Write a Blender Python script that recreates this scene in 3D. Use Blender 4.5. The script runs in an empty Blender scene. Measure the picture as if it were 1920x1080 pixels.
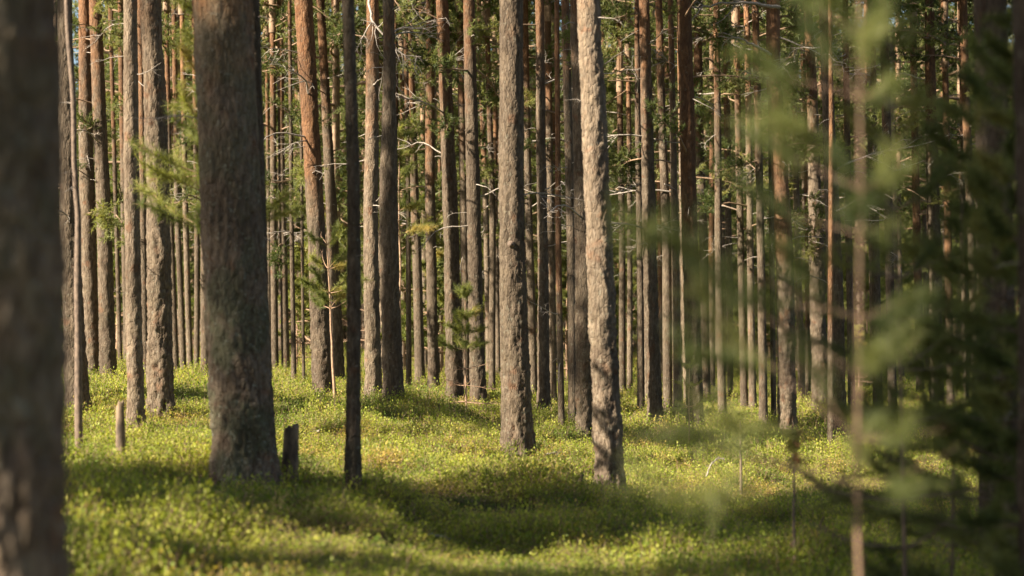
import bpy, math, random
import numpy as np

# ---------------------------------------------------------------- camera, sky, sun, exposure
sc = bpy.context.scene
COL = sc.collection
F = 3467.0                      # focal length in pixels of the 1920 px wide photograph
CAMZ = 1.30
PITCH = math.atan(80.0 / F)     # horizon 80 px under the middle
cam = bpy.data.cameras.new('camera')
cam.sensor_width = 36.0
cam.lens = F / 1920.0 * 36.0
cam.clip_start = 0.05
cam.clip_end = 2000.0
cam.dof.use_dof = True
cam.dof.focus_distance = 27.0
cam.dof.aperture_fstop = 1.9
cam_ob = bpy.data.objects.new('camera', cam)
COL.objects.link(cam_ob)
cam_ob.location = (0, 0, CAMZ)
cam_ob.rotation_euler = (math.pi / 2 + PITCH, 0, 0)
sc.camera = cam_ob

SUN_AZ = math.radians(241.0)    # clockwise from +Y: from the left and behind the camera
SUN_EL = math.radians(31.0)
SUN = np.array([math.sin(SUN_AZ) * math.cos(SUN_EL), math.cos(SUN_AZ) * math.cos(SUN_EL), math.sin(SUN_EL)])
world = bpy.data.worlds.new('World')
sc.world = world
world.use_nodes = True
wn = world.node_tree.nodes
sky = wn.new('ShaderNodeTexSky')
sky.sky_type = 'NISHITA'
sky.sun_disc = False
sky.sun_elevation = SUN_EL
sky.sun_rotation = SUN_AZ
sky.dust_density = 1.5
world.node_tree.links.new(sky.outputs[0], wn['Background'].inputs[0])
wn['Background'].inputs[1].default_value = 0.05
sun = bpy.data.lights.new('sun', 'SUN')
sun.energy = 5.0
sun.angle = math.radians(0.6)
sun.color = (1.0, 0.89, 0.71)
sun_ob = bpy.data.objects.new('sun', sun)
COL.objects.link(sun_ob)
sun_ob.location = (-30, -5, 30)
from mathutils import Vector
sun_ob.rotation_euler = Vector(SUN).to_track_quat('Z', 'Y').to_euler()
sc.view_settings.view_transform = 'Standard'
sc.view_settings.look = 'None'
sc.view_settings.exposure = 1.85
sc.view_settings.gamma = 1.0
sc.view_settings.use_curve_mapping = False
sc.render.engine = 'CYCLES'
sc.cycles.use_denoising = True
sc.cycles.max_bounces = 5
sc.cycles.diffuse_bounces = 2
sc.cycles.transmission_bounces = 3
sc.cycles.use_adaptive_sampling = False
sc.cycles.sample_clamp_indirect = 4.0

rng = np.random.default_rng(7)

# ---------------------------------------------------------------- ground shape and picture geometry
def _lattice(seed, n=64):
    return np.random.default_rng(seed).random((n, n))
_L = [_lattice(s) for s in range(40, 48)]

def vnoise(x, y, k=0):
    L = _L[k]; n = L.shape[0]
    xi = np.floor(x).astype(int); yi = np.floor(y).astype(int)
    fx = x - xi; fy = y - yi
    fx = fx * fx * (3 - 2 * fx); fy = fy * fy * (3 - 2 * fy)
    a = L[xi % n, yi % n]; b = L[(xi + 1) % n, yi % n]; c = L[xi % n, (yi + 1) % n]; d = L[(xi + 1) % n, (yi + 1) % n]
    return (a * (1 - fx) + b * fx) * (1 - fy) + (c * (1 - fx) + d * fx) * fy

def ground_z(x, y):
    x = np.asarray(x, float); y = np.asarray(y, float)
    s = 2.8 * np.maximum(1.0, np.abs(y) / 22.0)
    drop = 1.40 + 0.36 * np.tanh((x - 0.2) / s)
    h = (vnoise(x * 0.7 + 5, y * 0.7 + 9, 0) - 0.5) * 0.30 + (vnoise(x * 1.9 + 1, y * 1.9 + 4, 5) - 0.5) * 0.14 + (vnoise(x * 0.22 + 3, y * 0.22, 1) - 0.5) * 0.22
    h = h * np.clip(1.3 - np.abs(y) / 160.0, 0.4, 1.0)
    return CAMZ - drop + h

CARPET = 0.13                   # height of the bilberry carpet that hides the foot of each trunk
def ray(px, py):
    u = (px - 960.0) / F; v = (540.0 - py) / F
    return np.array([u, math.cos(PITCH) - v * math.sin(PITCH), math.sin(PITCH) + v * math.cos(PITCH)])

def on_ground(px, py, lift=CARPET):
    d = ray(px, py)
    t0, t = 3.0, 3.0
    while t < 400:
        p = d * t
        if CAMZ + p[2] < ground_z(p[0], p[1]) + lift:
            break
        t0 = t; t *= 1.01
    for _ in range(30):
        m = 0.5 * (t0 + t); p = d * m
        if CAMZ + p[2] < ground_z(p[0], p[1]) + lift: t = m
        else: t0 = m
    p = d * t
    return np.array([p[0], p[1], float(ground_z(p[0], p[1]))])

def at_depth(px, py, Y):
    d = ray(px, py)
    p = d * (Y / d[1])
    return np.array([p[0], p[1], CAMZ + p[2]])

# ---------------------------------------------------------------- materials
def new_mat(name):
    m = bpy.data.materials.new(name); m.use_nodes = True
    nt = m.node_tree; nt.nodes.clear()
    return m, nt, nt.nodes, nt.links

class NB:
    """small node builder"""
    def __init__(s, name):
        s.m, s.nt, s.n, s.l = new_mat(name)
    def node(s, t, **kw):
        x = s.n.new(t)
        for k, v in kw.items(): setattr(x, k, v)
        return x
    def put(s, sock, v):
        if hasattr(v, 'is_output'): s.l.new(v, sock)
        else: sock.default_value = v
    def math(s, op, a, b=0.0, clamp=False):
        x = s.node('ShaderNodeMath', operation=op); x.use_clamp = clamp
        s.put(x.inputs[0], a); s.put(x.inputs[1], b); return x.outputs[0]
    def mix(s, f, a, b, mode='MIX'):
        x = s.node('ShaderNodeMix', data_type='RGBA', blend_type=mode)
        s.put(x.inputs[0], f)
        for i, v in ((6, a), (7, b)):
            s.put(x.inputs[i], v if hasattr(v, 'is_output') or len(v) == 4 else (*v, 1))
        return x.outputs[2]
    def noise(s, vec, scale, detail=3.0, rough=0.55, out=0):
        x = s.node('ShaderNodeTexNoise'); s.l.new(vec, x.inputs['Vector'])
        x.inputs['Scale'].default_value = scale; x.inputs['Detail'].default_value = detail; x.inputs['Roughness'].default_value = rough
        return x.outputs[out]
    def ramp(s, f, a, b):
        x = s.node('ShaderNodeMapRange'); x.interpolation_type = 'SMOOTHSTEP'
        s.put(x.inputs[0], f); x.inputs[1].default_value = a; x.inputs[2].default_value = b
        return x.outputs[0]
    def attr(s, name):
        return s.node('ShaderNodeAttribute', attribute_name=name).outputs['Fac']
    def vmul(s, v, sx):
        x = s.node('ShaderNodeVectorMath', operation='MULTIPLY'); s.l.new(v, x.inputs[0]); x.inputs[1].default_value = sx
        return x.outputs[0]
    def vadd(s, v, w):
        x = s.node('ShaderNodeVectorMath', operation='ADD'); s.l.new(v, x.inputs[0]); s.put(x.inputs[1], w)
        return x.outputs[0]
    def out(s, sh):
        o = s.node('ShaderNodeOutputMaterial'); s.l.new(sh, o.inputs[0]); return s.m

def bark_material():
    b = NB('pine_bark')
    co = b.node('ShaderNodeTexCoord').outputs['Object']
    rnd = b.node('ShaderNodeObjectInfo').outputs['Random']
    off = b.node('ShaderNodeCombineXYZ'); b.put(off.inputs[2], b.math('MULTIPLY', rnd, 43.0)); b.put(off.inputs[0], b.math('MULTIPLY', rnd, 17.0))
    p = b.vadd(co, off.outputs[0])
    flat = b.vmul(p, (1.0, 1.0, 0.30))
    vor = b.node('ShaderNodeTexVoronoi', feature='F1'); b.l.new(flat, vor.inputs['Vector']); vor.inputs['Scale'].default_value = 38.0
    edge = b.node('ShaderNodeTexVoronoi', feature='DISTANCE_TO_EDGE'); b.l.new(flat, edge.inputs['Vector']); edge.inputs['Scale'].default_value = 38.0
    cell = b.node('ShaderNodeSeparateColor'); b.l.new(vor.outputs['Color'], cell.inputs[0])
    n1 = b.noise(flat, 30.0, 4.0); n2 = b.noise(p, 3.0, 3.0); n3 = b.noise(b.vmul(p, (1, 1, .5)), 7.0, 2.0)
    grey = b.mix(b.ramp(n1, .30, .72), (.098, .071, .048), (.27, .203, .140))
    grey = b.mix(b.math('MULTIPLY', cell.outputs[0], .35), grey, (.33, .265, .205))
    orange = b.mix(b.ramp(n1, .30, .70), (.17, .080, .042), (.37, .19, .095))
    orange = b.mix(b.math('MULTIPLY', cell.outputs[1], .25), orange, (.36, .24, .155))
    of = b.math('ADD', b.attr('orange'), b.math('MULTIPLY', b.math('SUBTRACT', n3, .5), .9))
    c = b.mix(b.ramp(of, .25, .75), grey, orange)
    rust = b.math('MULTIPLY', b.ramp(b.noise(p, 5.0, 2.0), .60, .72), .45)
    c = b.mix(rust, c, (.23, .095, .045))
    lich = b.math('MULTIPLY', b.ramp(n2, .44, .62), b.attr('lichen'))
    c = b.mix(lich, c, (.125, .135, .080))
    c = b.mix(b.math('MULTIPLY', b.ramp(edge.outputs['Distance'], .10, .0), .22), c, (.075, .048, .036))
    c = b.mix(b.math('MULTIPLY', b.math('SUBTRACT', 1.0, b.attr('plate')), .75), c, (.085, .055, .042))
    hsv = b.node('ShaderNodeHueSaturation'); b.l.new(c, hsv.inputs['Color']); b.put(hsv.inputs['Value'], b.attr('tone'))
    st = b.noise(b.vmul(p, (1, 1, .6)), 2.1, 4.0, .6); sp = b.noise(p, 21.0, 3.0, .6)
    c2 = b.mix(b.math('MULTIPLY', b.ramp(st, .42, .66), .45), hsv.outputs[0], (.055, .040, .030))
    c2 = b.mix(b.math('MULTIPLY', b.ramp(sp, .60, .68), b.math('ADD', .18, b.math('MULTIPLY', b.attr('lichen'), .6))), c2, (.27, .275, .215))
    bs = b.node('ShaderNodeBsdfPrincipled'); b.l.new(c2, bs.inputs['Base Color']); bs.inputs['Roughness'].default_value = .85
    bs.inputs['Specular IOR Level'].default_value = .08
    hgt = b.math('ADD', b.math('MULTIPLY', b.ramp(edge.outputs['Distance'], .0, .16), .5), b.math('MULTIPLY', n1, 1.2))
    bump = b.node('ShaderNodeBump'); bump.inputs['Distance'].default_value = .012; bump.inputs['Strength'].default_value = .9
    b.l.new(hgt, bump.inputs['Height']); b.l.new(bump.outputs[0], bs.inputs['Normal'])
    return b.out(bs.outputs[0])

def plain_bark(name, a, c, scale=40.0):
    b = NB(name)
    co = b.node('ShaderNodeTexCoord').outputs['Object']
    n = b.noise(b.vmul(co, (1, 1, .4)), scale, 4.0)
    col = b.mix(b.ramp(n, .3, .7), a, c)
    bs = b.node('ShaderNodeBsdfPrincipled'); b.l.new(col, bs.inputs['Base Color']); bs.inputs['Roughness'].default_value = .8
    bump = b.node('ShaderNodeBump'); bump.inputs['Distance'].default_value = .004; b.l.new(n, bump.inputs['Height']); b.l.new(bump.outputs[0], bs.inputs['Normal'])
    return b.out(bs.outputs[0])

def leaf_material(name, dark, light, warm, warm_at=.62, transl=.4, wscale=1.3, tcol=(1.15, 1.15, .55), rand_w=.6, deep=None):
    b = NB(name)
    pos = b.node('ShaderNodeNewGeometry')
    rnd = b.node('ShaderNodeObjectInfo').outputs['Random']
    big = b.noise(pos.outputs['Position'], wscale, 3.0)
    fine = b.noise(pos.outputs['Position'], 9.0, 2.0)
    f = b.math('ADD', b.math('MULTIPLY', rnd, rand_w), b.math('MULTIPLY', fine, 1.0 - rand_w))
    col = b.mix(b.ramp(f, .15, .85), dark, light)
    wf = b.math('ADD', b.math('MULTIPLY', big, .75), b.math('MULTIPLY', rnd, .25))
    col = b.mix(b.ramp(wf, warm_at, warm_at + .12), col, warm)
    if deep is not None:
        dn = b.noise(pos.outputs['Position'], .85, 4.0, .65)
        col = b.mix(b.math('MULTIPLY', b.ramp(dn, .50, .62), .8), col, deep)
    d = b.node('ShaderNodeBsdfDiffuse'); b.l.new(col, d.inputs[0])
    t = b.node('ShaderNodeBsdfTranslucent'); b.l.new(b.mix(1.0, col, tcol, 'MULTIPLY'), t.inputs[0])
    m = b.node('ShaderNodeMixShader'); m.inputs[0].default_value = transl; b.l.new(d.outputs[0], m.inputs[1]); b.l.new(t.outputs[0], m.inputs[2])
    g = b.node('ShaderNodeBsdfGlossy'); g.inputs['Roughness'].default_value = .45; g.inputs[0].default_value = (.9, .9, .85, 1)
    m2 = b.node('ShaderNodeMixShader'); m2.inputs[0].default_value = .012; b.l.new(m.outputs[0], m2.inputs[1]); b.l.new(g.outputs[0], m2.inputs[2])
    return b.out(m2.outputs[0])

def soil_material():
    b = NB('forest_floor')
    pos = b.node('ShaderNodeNewGeometry').outputs['Position']
    n = b.noise(pos, 2.2, 5.0); f = b.noise(pos, 38.0, 4.0)
    c = b.mix(b.ramp(n, .38, .62), (.050, .062, .016), (.085, .060, .030))
    c = b.mix(b.ramp(f, .45, .75), c, (.13, .13, .040))
    bs = b.node('ShaderNodeBsdfPrincipled'); b.l.new(c, bs.inputs['Base Color']); bs.inputs['Roughness'].default_value = .95
    bs.inputs['Specular IOR Level'].default_value = .1
    bump = b.node('ShaderNodeBump'); bump.inputs['Distance'].default_value = .04; b.l.new(f, bump.inputs['Height']); b.l.new(bump.outputs[0], bs.inputs['Normal'])
    return b.out(bs.outputs[0])

M_BARK = bark_material()
M_TWIG = plain_bark('live_twig_bark', (.16, .10, .06), (.32, .21, .13))
M_DEAD = plain_bark('dead_wood', (.20, .165, .135), (.42, .36, .31), 60.0)
M_SAPLING = plain_bark('sapling_bark', (.20, .125, .080), (.40, .25, .155), 60.0)
M_STUMP = plain_bark('weathered_stump', (.045, .030, .020), (.27, .19, .12), 14.0)
M_DIMSTEM = plain_bark('reddish_stem_bark', (.13, .080, .052), (.29, .18, .115), 50.0)
M_DARKSTEM = plain_bark('dark_stem_bark', (.075, .052, .038), (.20, .14, .10), 50.0)
M_NEEDLE = leaf_material('pine_needles', (.080, .105, .038), (.235, .250, .095), (.29, .27, .10), .58, .5)
M_YOUNG = leaf_material('young_pine_needles', (.125, .15, .048), (.33, .335, .11), (.42, .33, .12), .58, .52)
M_BROWNNEEDLE = leaf_material('withered_needles', (.20, .10, .045), (.34, .18, .09), (.36, .24, .13), .58)
M_SHRUB = leaf_material('bilberry_leaves', (.170, .230, .032), (.48, .49, .080), (.50, .36, .10), .56, .45, 1.1, deep=(.085, .150, .026))
M_SOIL = soil_material()

# ---------------------------------------------------------------- mesh helpers
def build_mesh(name, V, faces, mats, midx=None, attrs=None, smooth=False):
    """faces: list of int arrays (n,3) or (n,4)"""
    me = bpy.data.meshes.new(name)
    V = np.asarray(V, np.float32)
    me.vertices.add(len(V)); me.vertices.foreach_set('co', V.ravel())
    loops = np.concatenate([f.ravel() for f in faces]).astype(np.int32)
    sizes = np.concatenate([np.full(len(f), f.shape[1], np.int32) for f in faces])
    starts = np.concatenate([[0], np.cumsum(sizes)[:-1]]).astype(np.int32)
    me.loops.add(len(loops)); me.loops.foreach_set('vertex_index', loops)
    me.polygons.add(len(sizes)); me.polygons.foreach_set('loop_start', starts); me.polygons.foreach_set('loop_total', sizes)
    for m in mats: me.materials.append(m)
    if midx is not None: me.polygons.foreach_set('material_index', np.asarray(midx, np.int32))
    if smooth: me.polygons.foreach_set('use_smooth', np.ones(len(sizes), bool))
    for k, a in (attrs or {}).items():
        at = me.attributes.new(k, 'FLOAT', 'POINT'); at.data.foreach_set('value', np.asarray(a, np.float32))
    me.update(calc_edges=True)
    return me

def link(name, me, parent=None):
    o = bpy.data.objects.new(name, me); COL.objects.link(o)
    if parent is not None: o.parent = parent
    return o

def tag(o, label=None, cat=None, group=None, kind=None):
    if label: o['label'] = label
    if cat: o['category'] = cat
    if group: o['group'] = group
    if kind: o['kind'] = kind
    return o

def root(name, loc, label, cat, group=None):
    o = bpy.data.objects.new(name, None); COL.objects.link(o); o.location = tuple(loc); o.empty_display_size = .3
    return tag(o, label, cat, group)

def tube(pts, rad, sides):
    """frame-swept tube; returns V, F(quads)"""
    pts = np.asarray(pts, float); rad = np.asarray(rad, float)
    t = np.gradient(pts, axis=0); t /= np.linalg.norm(t, axis=1)[:, None] + 1e-9
    ref = np.array([0, 0, 1.0]) if abs(t[:, 2]).mean() < .75 else np.array([1.0, 0, 0])
    a = np.cross(t, ref); a /= np.linalg.norm(a, axis=1)[:, None] + 1e-9
    c = np.cross(t, a)
    th = np.linspace(0, 2 * np.pi, sides, endpoint=False)
    V = pts[:, None] + rad[:, None, None] * (np.cos(th)[None, :, None] * a[:, None] + np.sin(th)[None, :, None] * c[:, None])
    n = len(pts)
    i = np.arange(n - 1)[:, None] * sides; j = np.arange(sides)[None]; k = (j + 1) % sides
    Fq = np.stack([i + j, i + k, i + sides + k, i + sides + j], -1).reshape(-1, 4)
    return V.reshape(-1, 3), Fq

class Bag:
    def __init__(s): s.V = []; s.F = []; s.M = []; s.n = 0
    def add(s, V, Fa, m):
        s.V.append(V); s.F.append(Fa + s.n); s.M.append(np.full(len(Fa), m)); s.n += len(V)
    def mesh(s, name, mats, smooth=False):
        q = [f for f in s.F]
        return build_mesh(name, np.concatenate(s.V), q, mats, np.concatenate(s.M), smooth=smooth)

def blades(r, P, D, k, ln, wd, spread=.75, back=.08):
    """k thin needle triangles at each tuft P pointing along D"""
    n = len(P)
    P = np.repeat(P, k, 0); D = np.repeat(D, k, 0)
    d = D + r.normal(0, spread, (n * k, 3)); d /= np.linalg.norm(d, axis=1)[:, None]
    s = np.cross(d, r.normal(0, 1, (n * k, 3))); s /= np.linalg.norm(s, axis=1)[:, None] + 1e-9
    base = P - D * (r.random((n * k, 1)) * back)
    L = ln * (.65 + .5 * r.random((n * k, 1)))
    V = np.stack([base - s * wd / 2, base + s * wd / 2, base + d * L], 1).reshape(-1, 3)
    return V, np.arange(n * k * 3).reshape(-1, 3)

def limb(r, start, direction, length, n=6, droop=.0, wob=.12, lift=0.0):
    d = np.array(direction, float); d /= np.linalg.norm(d)
    P = [np.array(start, float)]
    for i in range(n):
        d = d + r.normal(0, wob, 3) + np.array([0, 0, -droop + lift * (i / n)])
        d /= np.linalg.norm(d)
        P.append(P[-1] + d * length / n)
    return np.array(P)

# ---------------------------------------------------------------- ground
def spaced(lo, hi, n, k):
    u = np.linspace(-1, 1, n); s = np.sinh(u * k) / np.sinh(k)
    return np.where(s < 0, -s * lo, s * hi)
gx = spaced(-420, 420, 361, 5.2); gy = 14 + spaced(-120, 620, 361, 4.6)
GX, GY = np.meshgrid(gx, gy, indexing='ij')
GZ = ground_z(GX, GY)
ii = np.arange(360)[:, None] * 361 + np.arange(360)[None]
gf = np.stack([ii, ii + 361, ii + 362, ii + 1], -1).reshape(-1, 4)
tag(link('ground', build_mesh('ground', np.stack([GX, GY, GZ], -1).reshape(-1, 3), [gf], [M_SOIL], smooth=True)), kind='structure')

# ---------------------------------------------------------------- trunks
def worley(u, v, nu, seed):
    """F2-F1 of a jittered grid that wraps in u (nu cells)"""
    n = 97
    R = np.random.default_rng(seed); jx = R.random((n, n)); jy = R.random((n, n))
    ui = np.floor(u).astype(int); vi = np.floor(v).astype(int)
    f1 = np.full(u.shape, 9.0); f2 = np.full(u.shape, 9.0)
    for a in (-1, 0, 1):
        for c in (-1, 0, 1):
            cu = (ui + a); cv = (vi + c)
            px_ = cu + jx[cu % nu % n, cv % n]; py_ = cv + jy[cu % nu % n, cv % n]
            d = np.hypot(px_ - u, py_ - v)
            lo = np.minimum(f1, d); f2 = np.minimum(f2, np.maximum(f1, d)); f1 = lo
    return f2 - f1

def trunk_mesh(name, zc, xc, yc, rc, H, sides, zs, seed, rough=1.0, tone=1.0, lichen=0.0, o0=2.6, o1=6.0, flare=.28, detail=True):
    """centre line x(z), y(z), radius r(z) given at heights zc; rings at zs"""
    r = np.random.default_rng(seed)
    uz = np.linspace(-.2, H, 400); k = 18; ker = np.hanning(2 * k + 3)[1:-1]; ker /= ker.sum()
    sm = lambda a: np.interp(zs, uz, np.convolve(np.pad(np.interp(uz, zc, a), k, mode='reflect', reflect_type='odd'), ker, 'valid'))
    x, y, rad = sm(xc), sm(yc), sm(rc)
    x = x + (vnoise(zs * .45 + seed * 3.1, zs * 0 + .5, 2) - .5) * rad.mean() * .35
    y = y + (vnoise(zs * .5 + seed * 1.7, zs * 0 + .5, 3) - .5) * rad.mean() * .35
    rad = np.maximum(rad, .008)
    th = np.linspace(0, 2 * np.pi, sides, endpoint=False)
    TH, Z = np.meshgrid(th, zs)
    Rr = np.repeat(rad[:, None], sides, 1)
    lobes = 1 + .35 * np.cos(TH * 3 + seed) + .3 * np.cos(TH * 5 + seed * 2.3)
    Rr = Rr * (1 + flare * np.exp(-np.maximum(Z - .03, 0) / .17) * lobes * .7)
    plate = np.ones_like(Rr)
    if detail:
        rb = rad[min(len(rad) - 1, 5)]
        nu = max(6, int(round(2 * np.pi * rb / .030)))
        U = TH / (2 * np.pi) * nu
        warp = (vnoise(U * .45, Z * 5, 4) - .5) * 2.2 + (vnoise(U * 1.3, Z * 14, 2) - .5) * .9
        wu = (vnoise(U * .6 + 3, Z * 7, 6) - .5) * 1.5 + (vnoise(U * 1.9 + 3, Z * 23, 1) - .5) * .7
        f = worley(np.mod(U + wu, nu), Z / .13 + warp, nu, seed)
        plate = np.clip(f / .20, 0, 1)
        amp = (.0095 * np.exp(-Z / 2.2) + .0048) * rough * min(1.0, rb / .11)
        big_ = vnoise(U * .33 + 7, Z * 3.1, 5) - .5; mid = vnoise(U * .9 + 7, Z * 9, 5) - .5
        fineb = vnoise(U * 2.3, Z * 26, 7) - .5; tiny = vnoise(U * 4.7, Z * 55, 3) - .5
        Rr = Rr + amp * ((plate - .7) * .5 + big_ * 1.5 + mid * 1.5 + fineb * 1.3 + tiny * .8)
        plate = 1 - (1 - plate) * np.clip(1.1 - Z / 4.0, .35, 1) * (.35 + 1.1 * vnoise(TH * 2.2, Z * 2.1, 1))
        plate = np.clip(plate, 0, 1)
    else:
        Rr = Rr * (1 + .05 * (vnoise(TH * 2, Z * 2.5, 5) - .5))
    V = np.stack([x[:, None] + Rr * np.cos(TH), y[:, None] + Rr * np.sin(TH), Z], -1).reshape(-1, 3)
    n = len(zs)
    i = np.arange(n - 1)[:, None] * sides; j = np.arange(sides)[None]; kk = (j + 1) % sides
    Fq = np.stack([i + j, i + kk, i + sides + kk, i + sides + j], -1).reshape(-1, 4)
    org = np.clip((Z - o0) / (o1 - o0), 0, 1)
    return build_mesh(name, V, [Fq], [M_BARK], smooth=True,
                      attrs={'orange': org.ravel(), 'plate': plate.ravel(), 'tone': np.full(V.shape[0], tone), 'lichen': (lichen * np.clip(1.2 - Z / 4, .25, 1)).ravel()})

# ---------------------------------------------------------------- crowns, dead branches, young pines (shared meshes)
def crown_mesh(name, seed, L=8.0, R=1.7, nb=30, low=.25, mat=None):
    r = np.random.default_rng(seed); B = Bag(); TP = []; TD = []
    for b in range(nb):
        u = (b + r.random()) / nb
        z = u * L
        prof = (np.sin(np.clip(u * 1.1 + .18, 0, 1) * np.pi) ** .7) * R * (.6 + .6 * r.random())
        if u < low: prof *= .75
        az = b * 2.4 + r.normal(0, .5)
        up = -.15 + .9 * u + r.normal(0, .15)
        d = (math.cos(az), math.sin(az), up)
        P = limb(r, (0, 0, z), d, max(.35, prof), 6, droop=.05, wob=.14, lift=.18)
        rad = np.linspace(.030, .007, 7) * (1.25 - .7 * u)
        B.add(*tube(P, rad, 4), 0)
        nt = int(4 + prof * 5)
        for t in range(nt):
            s = .35 + .65 * (t + r.random()) / nt
            q = P[0] + 0
            f = s * 6; i0 = min(5, int(f)); q = P[i0] * (1 - (f - i0)) + P[i0 + 1] * (f - i0)
            dd = P[i0 + 1] - P[i0]; dd /= np.linalg.norm(dd)
            sd = dd * .6 + r.normal(0, .55, 3) + np.array([0, 0, .25])
            T = limb(r, q, sd, .22 + .35 * r.random(), 3, wob=.2, lift=.1)
            B.add(*tube(T, np.array([.008, .006, .005, .003]), 3), 0)
            td = T[-1] - T[-2]; td /= np.linalg.norm(td)
            for pp in (T[-1], T[-2], T[1]):
                TP.append(pp + r.normal(0, .03, 3)); TD.append(td)
            for _ in range(2):
                TP.append(T[2] + r.normal(0, .10, 3)); TD.append(td + r.normal(0, .5, 3))
    B.add(*tube(np.array([[0, 0, -.2], [0, 0, L * .5], [.05, 0, L * .98]]), np.array([.075, .05, .012]), 6), 0)
    TP = np.array(TP); TD = np.array(TD)
    B.add(*blades(r, TP, TD, 10, .14, .026), 1)
    return B.mesh(name, [M_TWIG, mat or M_NEEDLE])

def dead_branch_mesh(name, seed, length, twigs=4, r0=.014, droop=.05):
    r = np.random.default_rng(seed); B = Bag()
    P = limb(r, (0, 0, 0), (1, 0, .05), length, 7, droop=droop, wob=.13)
    B.add(*tube(P, np.linspace(r0, r0 * .3, 8), 5), 0)
    for t in range(twigs):
        i = r.integers(2, 7); q = P[i]
        T = limb(r, q, np.array([.6, r.choice([-1, 1]) * r.uniform(.5, 1.2), r.normal(-.1, .4)]), length * r.uniform(.15, .45), 4, droop=.06, wob=.25)
        B.add(*tube(T, np.linspace(r0 * .45, r0 * .14, 5), 3), 0)
        for k in range(2):
            U = limb(r, T[r.integers(1, 4)], r.normal(0, 1, 3) + np.array([.5, 0, -.2]), length * r.uniform(.06, .18), 3, wob=.3)
            B.add(*tube(U, np.linspace(r0 * .22, r0 * .1, 4), 3), 0)
    return B.mesh(name, [M_DEAD], smooth=True)

def young_parts(seed, h, R, whorls, need=.055, wd=.0022, k=26, dead_below=.25, r0=.022, z0=.12, lean=(0, 0), density=1.0, thick=.42, tip=.42, left=0.0, nbr=(4, 6), alive=None):
    """stem and whorled branches of a young pine: (stem V,F), [(branch V,F, needle V,F or None)]"""
    r = np.random.default_rng(seed)
    n = 14; zz = np.linspace(0, h, n)
    stem = np.stack([lean[0] * zz / h + r.normal(0, .006 * h, n).cumsum() * .35, lean[1] * zz / h + r.normal(0, .004 * h, n).cumsum() * .3, zz], 1)
    st = tube(stem, np.linspace(r0, r0 * .22, n), 8)
    br = []
    for w in range(whorls):
        u = z0 + (1 - z0) * (w + .5 + r.uniform(-.25, .25)) / whorls
        c = np.array([np.interp(u * h, zz, stem[:, a]) for a in range(3)])
        nb = r.integers(nbr[0], nbr[1] + 1); a0 = r.random() * 6.28
        for b in range(nb):
            az = a0 + b * 6.283 / nb + r.normal(0, .25)
            ln = R * (1.05 - .75 * u) * r.uniform(.65, 1.15) * (1 if u > dead_below else .8) * (1 - left * math.cos(az))
            up = .12 + .75 * u * u + r.normal(0, .12)
            P = limb(r, c, (math.cos(az), math.sin(az), up), ln, 6, droop=.03, wob=.09, lift=.12)
            rb = r0 * thick * (1 - .47 * u)
            W = Bag(); W.add(*tube(P, np.linspace(rb, rb * .35, 7), 5), 0)
            TP = []; TD = []
            live = u > dead_below and r.random() < .93
            ns = max(3, int(round(9 * density * ln / .4)))
            for t in range(ns):
                s = 6 * (tip + (1 - tip) * (t + r.random()) / ns); i0 = min(5, int(s))
                q = P[i0] + (P[i0 + 1] - P[i0]) * (s - i0)
                dd = P[i0 + 1] - P[i0]; dd /= np.linalg.norm(dd)
                if t % 2 == 0:
                    sd = dd + r.normal(0, .5, 3) + np.array([0, 0, .15]); T = limb(r, q, sd, ln * r.uniform(.12, .3), 3, wob=.15, lift=.1)
                    W.add(*tube(T, np.linspace(rb * .4, rb * .2, 4), 3), 0)
                    td = T[-1] - T[-2]; td /= np.linalg.norm(td)
                    for m in (1, 2, 3): TP.append(T[m]); TD.append(td)
                else:
                    TP.append(q); TD.append(dd)
            TP.append(P[-1]); TD.append((P[-1] - P[-2]) / np.linalg.norm(P[-1] - P[-2]))
            nd = blades(r, np.array(TP), np.array(TD), k, need, wd, .85, need * 1.6) if live else None
            br.append((W, nd, u))
    return st, br

def young_mesh(seed, h, R, whorls, **kw):
    st, br = young_parts(seed, h, R, whorls, **kw)
    B = Bag(); B.add(*st, 0)
    C = Bag()
    for W, nd, u in br:
        for V, Fa in zip(W.V, W.F): C.add(V, Fa - 0, 0) if False else None
        off = 0
        for V, Fa in zip(W.V, W.F):
            C.add(V, Fa - off, 0); off += len(V)
        if nd: C.add(nd[0], nd[1], 1)
    return B.mesh('young_trunk', [M_SAPLING], True), C.mesh('young_crown', [M_SAPLING, M_YOUNG])

CROWNS = [crown_mesh('pine_crown', 100 + i, 8.0, 1.45 + .12 * (i % 4), 26 + 2 * (i % 3)) for i in range(6)]
DEAD = [dead_branch_mesh('dead_branch', 200 + i, [.35, .6, .9, 1.3, .5, 1.0, 1.6, .8][i], [1, 3, 4, 6, 2, 5, 7, 3][i], [.008, .010, .013, .016, .010, .012, .018, .011][i], [.03, .08, .05, .1, .0, .14, .06, -.03][i]) for i in range(8)]

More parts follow.
